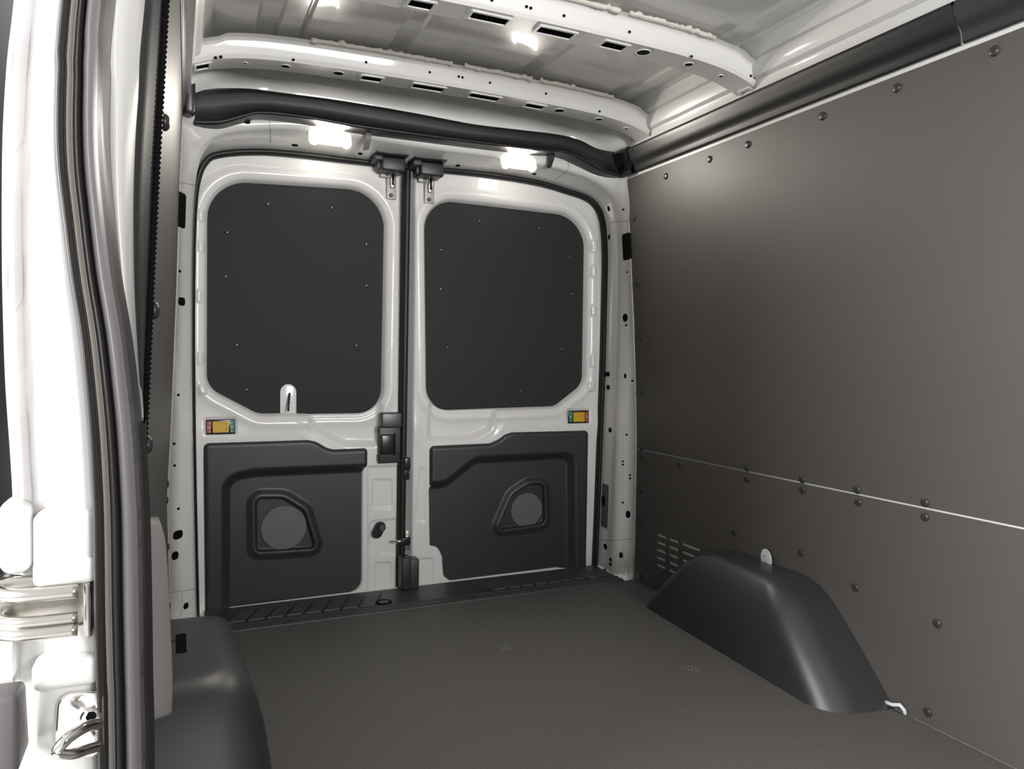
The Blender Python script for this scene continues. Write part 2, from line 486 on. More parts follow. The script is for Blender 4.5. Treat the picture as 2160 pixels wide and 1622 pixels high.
SPR = rounded(pxY([(1118, 1022), (1152, 1020), (1156, 1108), (1050, 1123), (1084, 1045)], -.012), [.05, .025, .03, .02, .05])
PKL = rounded(pxY([(636, 850), (660, 900), (694, 922), (727, 938), (800, 938), (806, 850)], 0), [.02, .04, .05, .04, .02, .02])
PKR = rounded(pxY([(906, 850), (904, 930), (1000, 924), (1034, 906), (1052, 850)], 0), [.02, .03, .05, .04, .02])


def stamp(U, V, px, depth, rad=.01, w=.005):
    return depth * (1 - sstep(-w, w, sdf(rounded(pxY(px, 0), rad, 4), U, V)))


def rect(x0, y0, x1, y1): return [(x0, y0), (x1, y0), (x1, y1), (x0, y1)]


def door_height(side):
    win, pk, tr = (WINL, PKL, TRL) if side < 0 else (WINR, PKR, TRR)
    def hf(U, V):
        sw = sdf(win, U, V)
        h = np.zeros_like(U)
        h += 0.010 * np.exp(-((sw - 0.035) / 0.02) ** 2) * sstep(0.75, 0.68, V * 0 + 0)  # soft swell round the window
        h -= 0.050 * (1 - sstep(-0.010, 0.020, sw))
        h -= 0.006 * (1 - sstep(0.015, 0.05, sw))
        sp = sdf(pk, U, V)
        h -= 0.024 * (1 - sstep(-0.018, 0.012, sp)) * sstep(-0.002, 0.03, sw)
        h -= 0.05 * (1 - sstep(-0.022, -0.010, sdf(tr, U, V))) * 1.0  # hollow behind the lining
        # waist ridge above the lower lining
        h += 0.006 * np.exp(-((V - 0.60) / 0.05) ** 2) * sstep(0.02, 0.05, sp)
        if side < 0:
            for (cx, cy, w, hh) in [(425, 455, 9, 26), (425, 520, 10, 26), (421, 625, 10, 26), (423, 755, 10, 26), (428, 821, 16, 20)]:
                h += stamp(U, V, rect(cx - w / 2, cy - hh / 2, cx + w / 2, cy + hh / 2), .006, .007, .003)
            h += stamp(U, V, rect(431, 882, 498, 917), -.006, .006, .003)
            h += stamp(U, V, rect(787, 1012, 828, 1073), -.006, .008, .003)
            h += stamp(U, V, rect(792, 1188, 826, 1290), -.006, .012, .003)
            h += stamp(U, V, [(782, 1100), (850, 1095), (850, 1170), (800, 1170), (781, 1150)], -.007, .02, .004)
            h += stamp(U, V, [(776, 985), (850, 982), (850, 1400), (776, 1400)], -.008, .006, .006)
            h -= 0.05 * sstep(-0.028, -0.004, U)
        else:
            for (cx, cy, w, hh) in [(1251, 520, 14, 26), (1250, 573, 10, 24), (1250, 655, 10, 22), (1249, 762, 10, 24), (1246, 816, 16, 18)]:
                h += stamp(U, V, rect(cx - w / 2, cy - hh / 2, cx + w / 2, cy + hh / 2), .006, .007, .003)
            h += stamp(U, V, rect(1194, 863, 1243, 894), -.006, .006, .003)
            h += stamp(U, V, rect(884, 987, 896, 1018), -.004, .003, .002)
            h += stamp(U, V, [(884, 1018), (898, 1018), (896, 1100), (878, 1100), (879, 1040)], -.004, .004, .002)
            h += stamp(U, V, rect(884, 1178, 914, 1290), -.006, .012, .003)
            h -= 0.05 * (1 - sstep(0.016, 0.040, U))
        return h
    return hf


def trim_height(side):
    tr, rc, sp = (TRL, RCL, SPL) if side < 0 else (TRR, RCR, SPR)
    def hf(U, V):
        st = sdf(tr, U, V); sr = sdf(rc, U, V); ss = sdf(sp, U, V)
        h = 0.016 - 0.040 * sstep(-0.006, 0.008, st) - 0.004 * sstep(-0.016, -0.002, st)
        h -= 0.030 * (1 - sstep(-0.020, 0.018, sr)) * (1 - sstep(0.0, 0.012, st))
        inside = 1 - sstep(-0.01, 0.0, sr)
        h += inside * 0.012 * (1 - sstep(0.004, 0.030, ss))          # raised collar round the speaker
        h -= inside * 0.018 * (1 - sstep(-0.008, -0.001, ss))         # and the grille set back in it
        return h
    return hf


door1 = link('door_1', heightfield(-0.790, -0.002, -0.03, 1.615, 0.0042, door_height(-1), -0.09), 'white')
tag(door1, 'white rear cargo door with latch handle and red-yellow-green lock indicator', 'door', kind='structure')
door2 = link('door_2', heightfield(0.014, 0.862, -0.03, 1.615, 0.0042, door_height(1), -0.09), 'white')
tag(door2, 'white rear cargo door beside the black-lined side wall', 'door', kind='structure')
# the outer skins close the doors behind
for d, x0, x1 in ((door1, -0.78, -0.004), (door2, 0.016, 0.86)):
    link('outer_skin', rbox((x1 - x0, 0.004, 1.66), 0, loc=((x0 + x1) / 2, 0.062, 0.79)), 'white', d)


def winplate(poly, d, notch=None):
    P = np.array(poly); c = P.mean(0)
    P = c + (P - c) * 1.02
    pts = list(P)
    if notch:   # cut a round-topped notch into the lower edge
        x0, x1, zt = notch; zb = P[:, 1].min()
        r = (x1 - x0) / 2; cxn = (x0 + x1) / 2
        arc = [(cxn + r * math.cos(a), zt - r + r * math.sin(a)) for a in np.linspace(0, math.pi, 13)]
        # the lower edge runs right to left in the list (clockwise in X-Z): insert between the straddling points
        out = []
        n = len(pts)
        for i in range(n):
            p, q = pts[i], pts[(i + 1) % n]; out.append(p)
            if p[0] > x1 and q[0] < x0 and p[1] < c[1] - 0.1:
                out += [(x1, p[1]), *arc, (x0, q[1])]
        pts = out
    me = plate(pts, (), 0.004, 0.0008, mapper=lambda q: Vector((q[0], 0.0245 + q[2], q[1])))
    o = link('window_panel', me, 'blank', d); o['label'] = 'black blanking panel filling the window opening'
    return o


n0 = pxY([(591, 812), (627, 812)], 0.02)
wp1 = winplate(WINL, door1, (n0[0][0], n0[1][0], n0[0][1] + 0.004))
wp2 = winplate(WINR, door2)
for p in [(565, 430), (700, 438), (479, 490), (773, 515), (476, 583), (773, 602), (499, 728), (752, 729), (520, 822)]:
    rivet(onY(*p, 0.0225), (0, -1, 0), wp1, RIVET_S)
for p in [(1012, 466), (1138, 481), (931, 527), (1202, 543), (930, 610), (1205, 620), (945, 733), (1185, 737), (1098, 826)]:
    rivet(onY(*p, 0.0225), (0, -1, 0), wp2, RIVET_S)
c = onY(609, 842, 0.02)
rg = link('rod_guide', rbox((n0[1][0] - n0[0][0] + 0.02, 0.006, 0.14), 0.002, loc=(c[0], 0.033, c[2] - 0.005)), 'white', door1)
p0, p1 = onY(611, 829, 0.026), onY(608, 867, 0.0)
link('lock_rod', tube([p0, p0 * .5 + p1 * .5, p1], 0.0035, 8), 'gloss', rg)

for d, side, tr, box in ((door1, -1, TRL, None), (door2, 1, TRR, None)):
    mn, mx_ = tr.min(0) - 0.012, tr.max(0) + 0.012
    tp = link('lower_lining', heightfield(mn[0], mx_[0], mn[1], mx_[1], 0.003, trim_height(side), -0.0225), 'plastic', d)
    tp['label'] = 'black moulded plastic lining with a speaker recess'
    cx, cy, rx, ry = (599, 1113, 46, 46) if side < 0 else (1111, 1076, 32, 36)
    c = onY(cx, cy, 0.016); r = (onY(cx, cy - ry, 0.016)[2] - onY(cx, cy + ry, 0.016)[2]) / 2
    sg = link('speaker_grille', disc(r, 0.004, 40, (c[0], 0.0195, c[2]), (0, -1, 0), bevel=0.001), 'mesh', tp)
    sg['label'] = 'round grey speaker grille'

# lock indicators: black bezel with red and green fields and a yellow slider
def indicator(x0, y0, x1, y1, d, red_first):
    a, b_ = onY(x0, y0, 0.004), onY(x1, y1, 0.004); w, h = b_[0] - a[0], a[2] - b_[2]; c = (a + b_) / 2
    bz = link('lock_indicator', rbox((w, 0.012, h), 0.003, 2, loc=(c[0], 0.001, c[2])), 'gloss', d)
    bz['label'] = 'lock indicator with red and green ends and a yellow slider'
    s = -1 if red_first else 1
    for sg_, mt_, nm in ((s, 'red', 'red_field'), (-s, 'green', 'green_field')):
        xx = c[0] + sg_ * w * 0.40
        link(nm, rbox((w * 0.145, 0.0012, h * 0.80), 0.0004, 1, loc=(xx, -0.0053, c[2])), mt_, bz)
        for dx, dz, ww, hh in ((-sg_ * .035, .26, .05, .045), (sg_ * .02, 0.0, .035, .07), (-sg_ * .035, -.27, .03, .07), (-sg_ * .042, 0.0, .018, .26)):
            link('marking', rbox((w * ww, 0.0008, h * hh), 0.0002, 1, loc=(xx + dx * w, -0.0062, c[2] + dz * h)), 'mark', bz)
    fr_ = plate(rounded([(-w * .27, -h * .36), (w * .27, -h * .36), (w * .27, h * .36), (-w * .27, h * .36)], .002), [rounded([(-w * .17, -h * .27), (w * .19, -h * .27), (w * .19, h * .27), (-w * .17, h * .27)], .001)], 0.006, 0.0006,
                mapper=lambda q: Vector((c[0] + q[0], -0.006 + q[2], c[2] + q[1])))
    link('slider', fr_, 'yellow', bz)
    link('slider_well', rbox((w * .40, 0.001, h * .58), 0.0002, 1, loc=(c[0], -0.0052, c[2])), 'yellow', bz)


indicator(434, 885, 496, 915, door1, True)
indicator(1197, 866, 1240, 892, door2, False)

# inner release handle on the left door
def boxpx(x0, y0, x1, y1, Y, depth, bevel=0.004, taper=None):
    a, b_ = onY(x0, y0, Y), onY(x1, y1, Y)
    return rbox((b_[0] - a[0], depth, a[2] - b_[2]), bevel, 3, loc=((a[0] + b_[0]) / 2, Y + depth / 2, (a[2] + b_[2]) / 2), taper=taper)


rh = link('release_handle', boxpx(800, 900, 845, 976, -0.022, 0.03), 'plastic', door1)
rh['label'] = 'black plastic door release handle'
link('handle_cap', boxpx(805, 871, 848, 902, -0.034, 0.042, 0.006), 'satin', rh)
link('lever', boxpx(804, 917, 830, 958, -0.030, 0.016, 0.005), 'gloss', rh)
link('finger_pocket', boxpx(830.5, 914, 834, 960, -0.0235, 0.004, 0.0005), 'dark', rh)
link('side_clip', boxpx(797, 900, 802, 912, -0.016, 0.012, 0.002), 'dgrey', rh)
link('side_clip', boxpx(797, 959, 802, 972, -0.016, 0.012, 0.002), 'dgrey', rh)
# plugged lock hole
c = onY(799, 1118, -0.001)
lh = link('lock_plug', plate(rounded([(-.030, -.022), (.004, -.034), (.030, .022), (-.004, .034)], .019, 6), (), .006, .0015, mapper=lambda q: Vector((c[0] + q[0], -0.0 + q[2], c[2] + q[1]))), 'gloss', door1)
c2 = onY(806, 1113, -0.004)
link('plug_barrel', disc(0.013, 0.010, 18, (c2[0], -0.001, c2[2]), (0, -1, 0), bevel=0.002), 'satin', lh)

# seal between the doors, ribbed
sp_ = []
for z in np.linspace(0.0, 1.585, 260):
    sp_.append(z)
rings = []
for k, z in enumerate(sp_):
    x = onY(852.5 + (857.5 - 849) * 0 + np.interp(z, [0, 1.58], [-2.5, 4]), 800, 0)[0]
    rr = 1.0 + (0.10 if (k % 2) else 0)
    rings.append([(x + u * 0.0125 * rr, 0.0 - v * rr, z) for u, v in [(-1.3, -.02), (-1.1, .004), (-.7, .010), (0, .013), (.6, .009), (.9, .002), (1.2, -.02)]])
es = link('edge_seal', loft(rings), 'seal', door1); es['label'] = 'black ribbed rubber seal along the door edge'
# striker, catch and guide block on the right door edge
gb = link('guide_block', boxpx(852, 1182, 884, 1242, -0.05, 0.05, 0.004), 'satin', door2)
link('block_rib', boxpx(848, 1178, 868, 1244, -0.060, 0.055, 0.006), 'plastic', gb)
ct = link('catch', boxpx(853, 966, 866, 992, -0.022, 0.030, 0.004), 'gloss', door2)
link('catch_tail', boxpx(852, 986, 864, 1012, -0.018, 0.024, 0.004), 'gloss', ct)
q = onY(858, 997, -0.02); link('catch_screw', disc(0.004, 0.006, 12, (q[0] + .012, -0.018, q[2]), (0, -1, 0)), 'chrome', ct)
lb = link('latch_bolt', boxpx(848, 1135, 866, 1150, -0.030, 0.030, 0.003), 'gloss', door2)
link('striker_bar', tube([onY(830, 1143, -.02), onY(840, 1142, -.03), onY(852, 1142, -.03)], 0.006, 10), 'chrome', lb)
link('striker_plate', boxpx(856, 1120, 865, 1160, -0.012, 0.004, 0.001), 'steel', lb)

# seal round the whole rear opening
rings = []
for i in range(NA):
    a = A3[i]; ctr = np.array([0.05, a[1], 0.8]); b_ = B3[i]
    n = a - b_; n[1] = 0
    nn = ctr - a; nn[1] = 0
    # keep the seal inside the opening: push towards its centre line
    t = A3[min(i + 1, NA - 1)] - A3[max(i - 1, 0)]; t /= np.linalg.norm(t)
    inn = np.cross(t, np.array([0, 1.0, 0])); inn /= np.linalg.norm(inn)
    if inn @ nn < 0: inn = -inn
    rings.append([a + inn * u + np.array([0, -v, 0]) for u, v in [(-.002, -.015), (-.002, .005), (.003, .013), (.010, .014), (.016, .009), (.019, .0), (.018, -.02)]])
ws = link('weatherstrip', loft(rings), 'seal', wb)
ws['label'] = 'black rubber weatherstrip running round the rear door opening'

# two top latches: hood under the header, dark cover, zinc bracket with a hook
def top_latch(x0, y0, x1, y1, brk, label):
    a, b_ = onY(x0, y0, -0.06), onY(x1, y1, -0.06); c = (a + b_) / 2
    t = empty('door_latch', (c[0], -0.02, b_[2] - 0.07)); tag(t, label, 'door latch', 'latches over the door gap')
    link('cover', boxpx(x0, y0 - 3, x1, y1, -0.085, 0.08, 0.007, None), 'plastic', t)
    w = b_[0] - a[0]
    link('cover_side', rbox((0.022, 0.05, (a[2] - b_[2]) * .95), 0.005, 2, loc=(a[0] - 0.006, -0.035, c[2])), 'dgrey', t)
    link('hood', boxpx(x0 - 12, y0 - 13, x1 + 7, y0 - 3, -0.128, 0.115, 0.003), 'header', t)
    link('hood_gusset', boxpx(x0 - 15, y0 - 7, x0 + 3, y0 + 7, -0.095, 0.085, 0.005), 'dgrey', t)
    bx0, bx1, by0, by1 = brk
    br = link('bracket', boxpx(bx0, by0, bx1, by1, -0.012, 0.010, 0.002, (2, 1.0, 1, 1)), 'zinc', t)
    link('bracket_ear', boxpx(bx0 - 13, y1 - 2, bx0 + 8, y1 + 12, -0.020, 0.012, 0.002), 'zinc', br)
    link('stamped_mark', boxpx(bx0 - 3, y1 + 1, bx0 + 4, y1 + 9, -0.0212, 0.002, 0.0003), 'dgrey', br)
    mid = (bx0 + bx1) / 2
    link('hook', boxpx(mid - 1, y1 - 3, mid + 7, y1 + 33, -0.026, 0.014, 0.003), 'chrome', t)
    link('hook_slot', boxpx(mid + 1, y1 + 2, mid + 5, y1 + 28, -0.0275, 0.004, 0.0006), 'dark', t)
    q = onY(mid - 1, by1 - 9, -0.013)
    link('bolt', disc(0.008, 0.004, 14, tuple(q), (0, -1, 0), bevel=0.001), 'dgrey', t)


top_latch(806, 331, 856, 363, (816, 836, 363, 421), 'black door latch with zinc bracket above the door with the release handle')
top_latch(888, 342, 937, 373, (896, 916, 372, 430), 'black door latch with zinc bracket above the door nearer the side wall')

# ------------------------------------------------------------------ black header cover above the doors
up_px = [(412, 192), (440, 187), (470, 185), (530, 186), (600, 195), (700, 208), (800, 224), (900, 242), (1000, 261), (1090, 272), (1180, 283), (1225, 295), (1260, 312), (1300, 320), (1332, 323)]
lo_px = [(412, 262), (440, 263), (470, 261), (512, 249), (550, 241), (640, 250), (745, 268), (850, 283), (950, 296), (1040, 307), (1130, 318), (1190, 323), (1235, 343), (1275, 364), (1326, 379)]
up3 = catmull([onY(x, y, -0.20) for x, y in up_px], 110); lo3 = catmull([onY(x, y, -0.22) for x, y in lo_px], 110)
rings = []
for u_, l_ in zip(up3, lo3):
    hgt = u_[2] - l_[2]
    prof = [(-0.145, -0.002), (-0.215, -0.004), (-0.228, 0.0), (-0.232, .05), (-.224, .12), (-.212, .17), (-.207, .30), (-.206, .55), (-.209, .80), (-.206, .93), (-.195, 1.0), (-.150, 1.0)]
    rings.append([(l_[0] * (1 - max(0, min(1, f_))) + u_[0] * max(0, min(1, f_)), y_, l_[2] + f_ * hgt) for y_, f_ in prof])
hc = link('header_cover', loft(rings), 'header')
tag(hc, 'long black moulded cover curving across the top of the rear doors', 'trim cover')
for (x, y, x2, y2, lab) in [(779, 276, 772, 318, 'short black strap hanging beside the cargo lamp nearer the sealed side pillar'), (1166, 322, 1158, 356, 'short black strap hanging from the header near the side wall')]:
    a = onY(x, y, -0.185); b_ = onY(x2, y2, -0.175)
    m_ = (a + b_) / 2
    rings = [[(p[0] + s * 0.010, p[1] + o_, p[2] + (0.006 if (s > 0 and i == 4) else 0)) for s, o_ in ((-1, 0), (1, 0), (1, .002), (-1, .002))] for i, p in enumerate([a + np.array([0, .02, .004]), a, a * .7 + b_ * .3 + np.array([0, -.004, 0]), m_ + np.array([0, -.003, 0]), b_])]
    st_ = link('strap', sharp(loft(rings, closed=True, cap=True)), 'header'); tag(st_, lab, 'strap')

# cargo lamps under the cover
def cargo_lamp(px, py, label):
    c = onY(px, py, -0.16)
    t = empty('cargo_lamp', tuple(c)); tag(t, label, 'lamp', 'lit cargo lamps over the rear doors')
    rot = Matrix.Rotation(math.radians(-22), 3, 'X')
    def at_(v): return Vector(c) + rot @ Vector(v)
    link('housing', rbox((0.104, 0.02, 0.014), 0.004, 2, loc=at_((0, 0.0, 0.033)), rot=rot), 'steel', t)
    link('lens', rbox((0.094, 0.042, 0.056), 0.016, 5, loc=at_((0, 0.0, 0.0)), rot=rot), 'lens', t)
    for s in (-1, 1):
        link('lens_end', rbox((0.034, 0.038, 0.058), 0.0165, 5, loc=at_((s * 0.054, 0.006, -0.004)), rot=rot), 'lampend', t)
    d = bpy.data.lights.new('lamp_glow', 'AREA'); d.shape = 'RECTANGLE'; d.size = 0.088; d.size_y = 0.044; d.energy = 4.0; d.color = (1.0, 0.94, 0.85); d.spread = math.radians(170)
    o = bpy.data.objects.new('lamp_glow', d); col.objects.link(o); o.location = at_((0, -0.0225, 0.0))
    o.rotation_euler = (Vector((0, -1.0, -0.10))).to_track_quat('-Z', 'Y').to_euler()


cargo_lamp(697, 288, 'glowing cargo lamp above the door with the release handle')
cargo_lamp(1095, 340, 'glowing cargo lamp above the door beside the side wall')

# ------------------------------------------------------------------ right side wall: white sheet, upper and lower black panels
zs = [-0.1, 0.0, 0.3, 0.53, 0.75, 0.9, 1.0, 1.2, 1.4, 1.5, 1.6, 1.7]
rings = [[(wrx(z) + 0.0065, y, z) for z in zs] for y in (-0.20, -1.5, -2.8, -4.2)]
wr = link('wall_right', loft(rings), 'white')
tag(wr, 'side wall lined with riveted black panels above the wheel arch', 'wall', kind='structure')
Z_SEAM, Z_TOP = 0.526, 1.578
zz = np.linspace(Z_SEAM + 0.0028, Z_TOP, 26)
rings = []
for y in (YB, -0.6, -1.2, -1.8, -2.4, -4.2):
    rings.append([(wrx(z), y, z) for z in zz] + [(wrx(z) + 0.003, y, z) for z in zz[::-1]])
upn = link('upper_panel', sharp(loft(rings, closed=True, cap=True), 40), 'board', wr)
# lower panel with the ventilation slots cut out
holes = []
rows = [[(1385, 1122, 1404, 1131), (1412, 1134, 1432, 1143), (1438, 1146, 1478, 1160)], [(1385, 1139, 1404, 1147), (1412, 1149, 1431, 1159), (1438, 1162, 1464, 1173)], [(1385, 1155, 1404, 1163), (1412, 1166, 1430, 1175), (1438, 1177, 1452, 1185)], [(1385, 1171, 1404, 1180), (1412, 1183, 1430, 1192)], [(1385, 1187, 1404, 1197), (1412, 1198, 1430, 1208)]]
ycols = []
XL = 0.878
y_edges = [[onX(c_, 1150, XL)[1] for c_ in cc] for cc in ((1385, 1404), (1411, 1431), (1438, 1466))]
z_top_v = onX(1385, 1127, XL)[2]; z_bot_v = onX(1385, 1191, XL)[2]
for r_ in range(5):
    zc = z_top_v + (z_bot_v - z_top_v) * r_ / 4
    for ci, (ya, yb_) in enumerate(y_edges):
        if ci == 2 and r_ > 2: continue
        if ci == 2: yb2 = ya + (yb_ - ya) * (1.35 if r_ == 0 else (1.0 if r_ == 1 else 0.55))
        else: yb2 = yb_
        holes.append(rounded([(ya, zc - .0052), (yb2, zc - .0052), (yb2, zc + .0052), (ya, zc + .0052)], .0025, 3))
lpn = link('lower_panel', plate(rounded([(YB, 0.001), (-4.2, 0.001), (-4.2, Z_SEAM - 0.0028), (YB, Z_SEAM - 0.0028)], .003, 3), holes, 0.003, 0.0005, mapper=lambda q: Vector((XL + 0.0015 + q[2], q[0], q[1]))), 'board', wr)
nrm = (-1, 0, 0)
for p in [(1405, 372), (1497, 336), (1578, 305), (1735, 245), (1892, 186), (2098, 108)]:
    w_ = on_wr(*p); rivet((w_[0] - .0005, w_[1], w_[2]), (-1, 0, -0.07), upn)
for p in [(1338, 460), (1345, 598), (1352, 712), (1354, 828), (1353, 944), (1576, 987), (1692, 1011), (1808, 1033), (1951, 1060)]:
    w_ = on_wr(*p); rivet((w_[0] - .0005, w_[1], w_[2]), (-1, 0, -0.05), upn)
for p in [(1354, 962), (1433, 978), (1576, 1010), (1693, 1033), (1810, 1059), (1951, 1090), (1353, 1033), (1352, 1101), (1351, 1214), (1549, 1122), (1690, 1166), (1804, 1239), (1977, 1315), (1957, 1502)]:
    w_ = onX(*p, XL); rivet((XL - .0005, w_[1], w_[2]), nrm, lpn)

# added board out of view behind the camera, blocks and shapes the front light
wf = link('front_light_blocker', plate([(-0.86, -0.15), (0.86, -0.15), (0.86, 1.84), (-0.86, 1.84)], [rounded([(-0.10, 0.95), (0.78, 0.95), (0.78, 1.74), (-0.10, 1.74)], .08)], 0.03, 0.004, mapper=lambda q: Vector((q[0], -4.05 + q[2], q[1]))), 'doorgrey')
tag(wf, 'grey board with an opening, added out of view to hold back front light', 'wall', kind='structure')

# ------------------------------------------------------------------ rail covers along the roof edge
def rail(y0, y1, sgn, name, label, mt='header'):
    prof = [(0.004, -0.004), (-0.003, -0.006), (-0.006, 0.000), (-0.008, 0.012), (-0.012, 0.022), (-0.019, 0.029), (-0.024, 0.036), (-0.028, 0.046), (-0.033, 0.060), (-0.038, 0.072), (-0.039, 0.079), (-0.032, 0.084), (0.0, 0.086)]
    if sgn < 0: prof = [(u * .3, v * .6) for u, v in prof]
    zb = Z_TOP + 0.018
    rings = []
    for y in np.linspace(y0, y1, 8):
        base = wrx(zb) if sgn > 0 else wlx(y, zb)
        rings.append([(base + sgn * u, y, zb + v) for u, v in prof])
    o = link(name, loft(rings), mt); tag(o, label, 'rail cover'); return o


ra = rail(-0.20, -1.60, 1, 'rail_cover', 'satin black rail cover between the roof and the riveted side wall')
rb = rail(-1.606, -4.2, 1, 'rail_cover', 'darker black rail cover beyond the joint at the top corner', 'plastic')
# clip collar at the rear end of the rail cover
prof = [(0.000, -0.008), (-0.014, -0.010), (-0.021, 0.000), (-0.021, 0.010), (-0.015, 0.020), (-0.028, 0.036), (-0.036, 0.056), (-0.045, 0.078), (-0.038, 0.088), (0.0, 0.090)]
link('end_collar', loft([[(wrx(1.6) + u, y, Z_TOP + 0.018 + v) for u, v in prof] for y in (-0.19, -0.20, -0.30, -0.302)]), 'gloss', ra)
lc = rail(-0.24, -1.62, -1, 'rail_cover', 'black rail cover ending in a rounded cap above the edge-on side panel')
c = onY(400, 205, -0.26)
link('end_cap', rbox((0.034, 0.05, 0.105), 0.014, 4, loc=(c[0] - .001, -0.25, c[2])), 'satin', lc)

# ------------------------------------------------------------------ left side wall seen edge-on
rings = [[(wlx(y, z) - 0.014, y, z) for z in zs] for y in np.linspace(-0.2, -1.66, 8)]
wl = link('wall_left', loft(rings), 'white')
tag(wl, 'narrow edge-on side wall lined with a dark panel behind the door seal', 'wall', kind='structure')
zz = np.linspace(0.002, 1.585, 34)
rings = []
for y in np.linspace(YB, YF, 8):
    rings.append([(wlx(y, z), y, z) for z in zz] + [(wlx(y, z) - 0.006, y, z) for z in zz[::-1]])
lp = link('lining_panel', sharp(loft(rings, closed=True, cap=True), 40), 'board', wl)
lp['label'] = 'dark lining panel seen almost edge-on'
def on_wl(px, py):
    # a point on the left lining: march the ray for the crossing with the wall shape
    d = ray(px, py); best = None
    for t in np.linspace(0.9, 2.6, 900):
        p = CAM + d * t / np.linalg.norm(d)
        if -1.64 < p[1] < -0.2:
            e = abs(p[0] - wlx(p[1], p[2]))
            if best is None or e < best[0]: best = (e, p)
    return best[1]


BOLT = dome_mesh(0.013, 0.009)
for p in [(345, 258), (323, 655), (309, 938)]:
    w_ = on_wl(*p); rivet((wlx(w_[1], w_[2]), w_[1], w_[2]), (1, 0, 0), lp, BOLT)
for z in (0.49, 0.44, 0.30, 0.12):
    rivet((wlx(-0.29, z), -0.29, z), (1, 0, 0), lp)

# fuzzy edge strip along the near edge of the panel
edge = catmull([(wlx(YF, z) + 0.001, YF - 0.004, z) for z in np.linspace(0.55, 1.6, 12)], 640)
fz = link('edge_strip', tube([tuple(p) for p in edge], lambda i: 0.0060 if i % 4 < 2 else 0.0042, 6), 'dark')
tag(fz, 'knobbly black edge strip along the panel behind the door seal', 'edge strip')

# ------------------------------------------------------------------ roof
def roof_z(x):
    u = (x - 0.04) / 0.74
    return 1.838 - 0.035 * u * u


RIBS = [(-0.575, -0.515), (-0.452, -0.440), (-0.182, -0.130), (0.264, 0.322), (0.612, 0.664), (0.705, 0.738)]
xs = sorted(set([round(v, 4) for v in np.linspace(-0.69, 0.745, 48)] + [round(e + d_, 4) for r_ in RIBS for e in r_ for d_ in (-0.004, 0.004)]))
prof = [(-0.80, 1.652), (-0.745, 1.655), (-0.742, 1.690), (-0.735, 1.712), (-0.722, 1.722), (-0.716, 1.745), (-0.712, 1.768), (-0.702, 1.780)]
for x in xs:
    z = roof_z(x)
    for a, b_ in RIBS:
        if a < x < b_ and (x - a > .003) and (b_ - x > .003): z += 0.008
    prof.append((x, z))
prof += [(0.752, 1.790), (0.757, 1.768), (0.768, 1.764), (0.772, 1.742), (0.780, 1.722), (0.793, 1.714), (0.798, 1.700), (0.800, 1.655), (0.85, 1.652)]
rings = [[(x, y, z) for x, z in prof] for y in (-0.10, -0.5, -1.0, -2.0, -3.0, -4.2)]
ce = link('ceiling', sharp(loft(rings), 30), 'white')
tag(ce, 'white painted roof skin with long pressed ribs', 'ceiling', kind='structure')


def bow_z(x):
    u = (x - 0.03) / 0.80
    return 1.752 - 0.018 * u * u - 0.055 * max(0, abs(u) - 0.0) ** 8


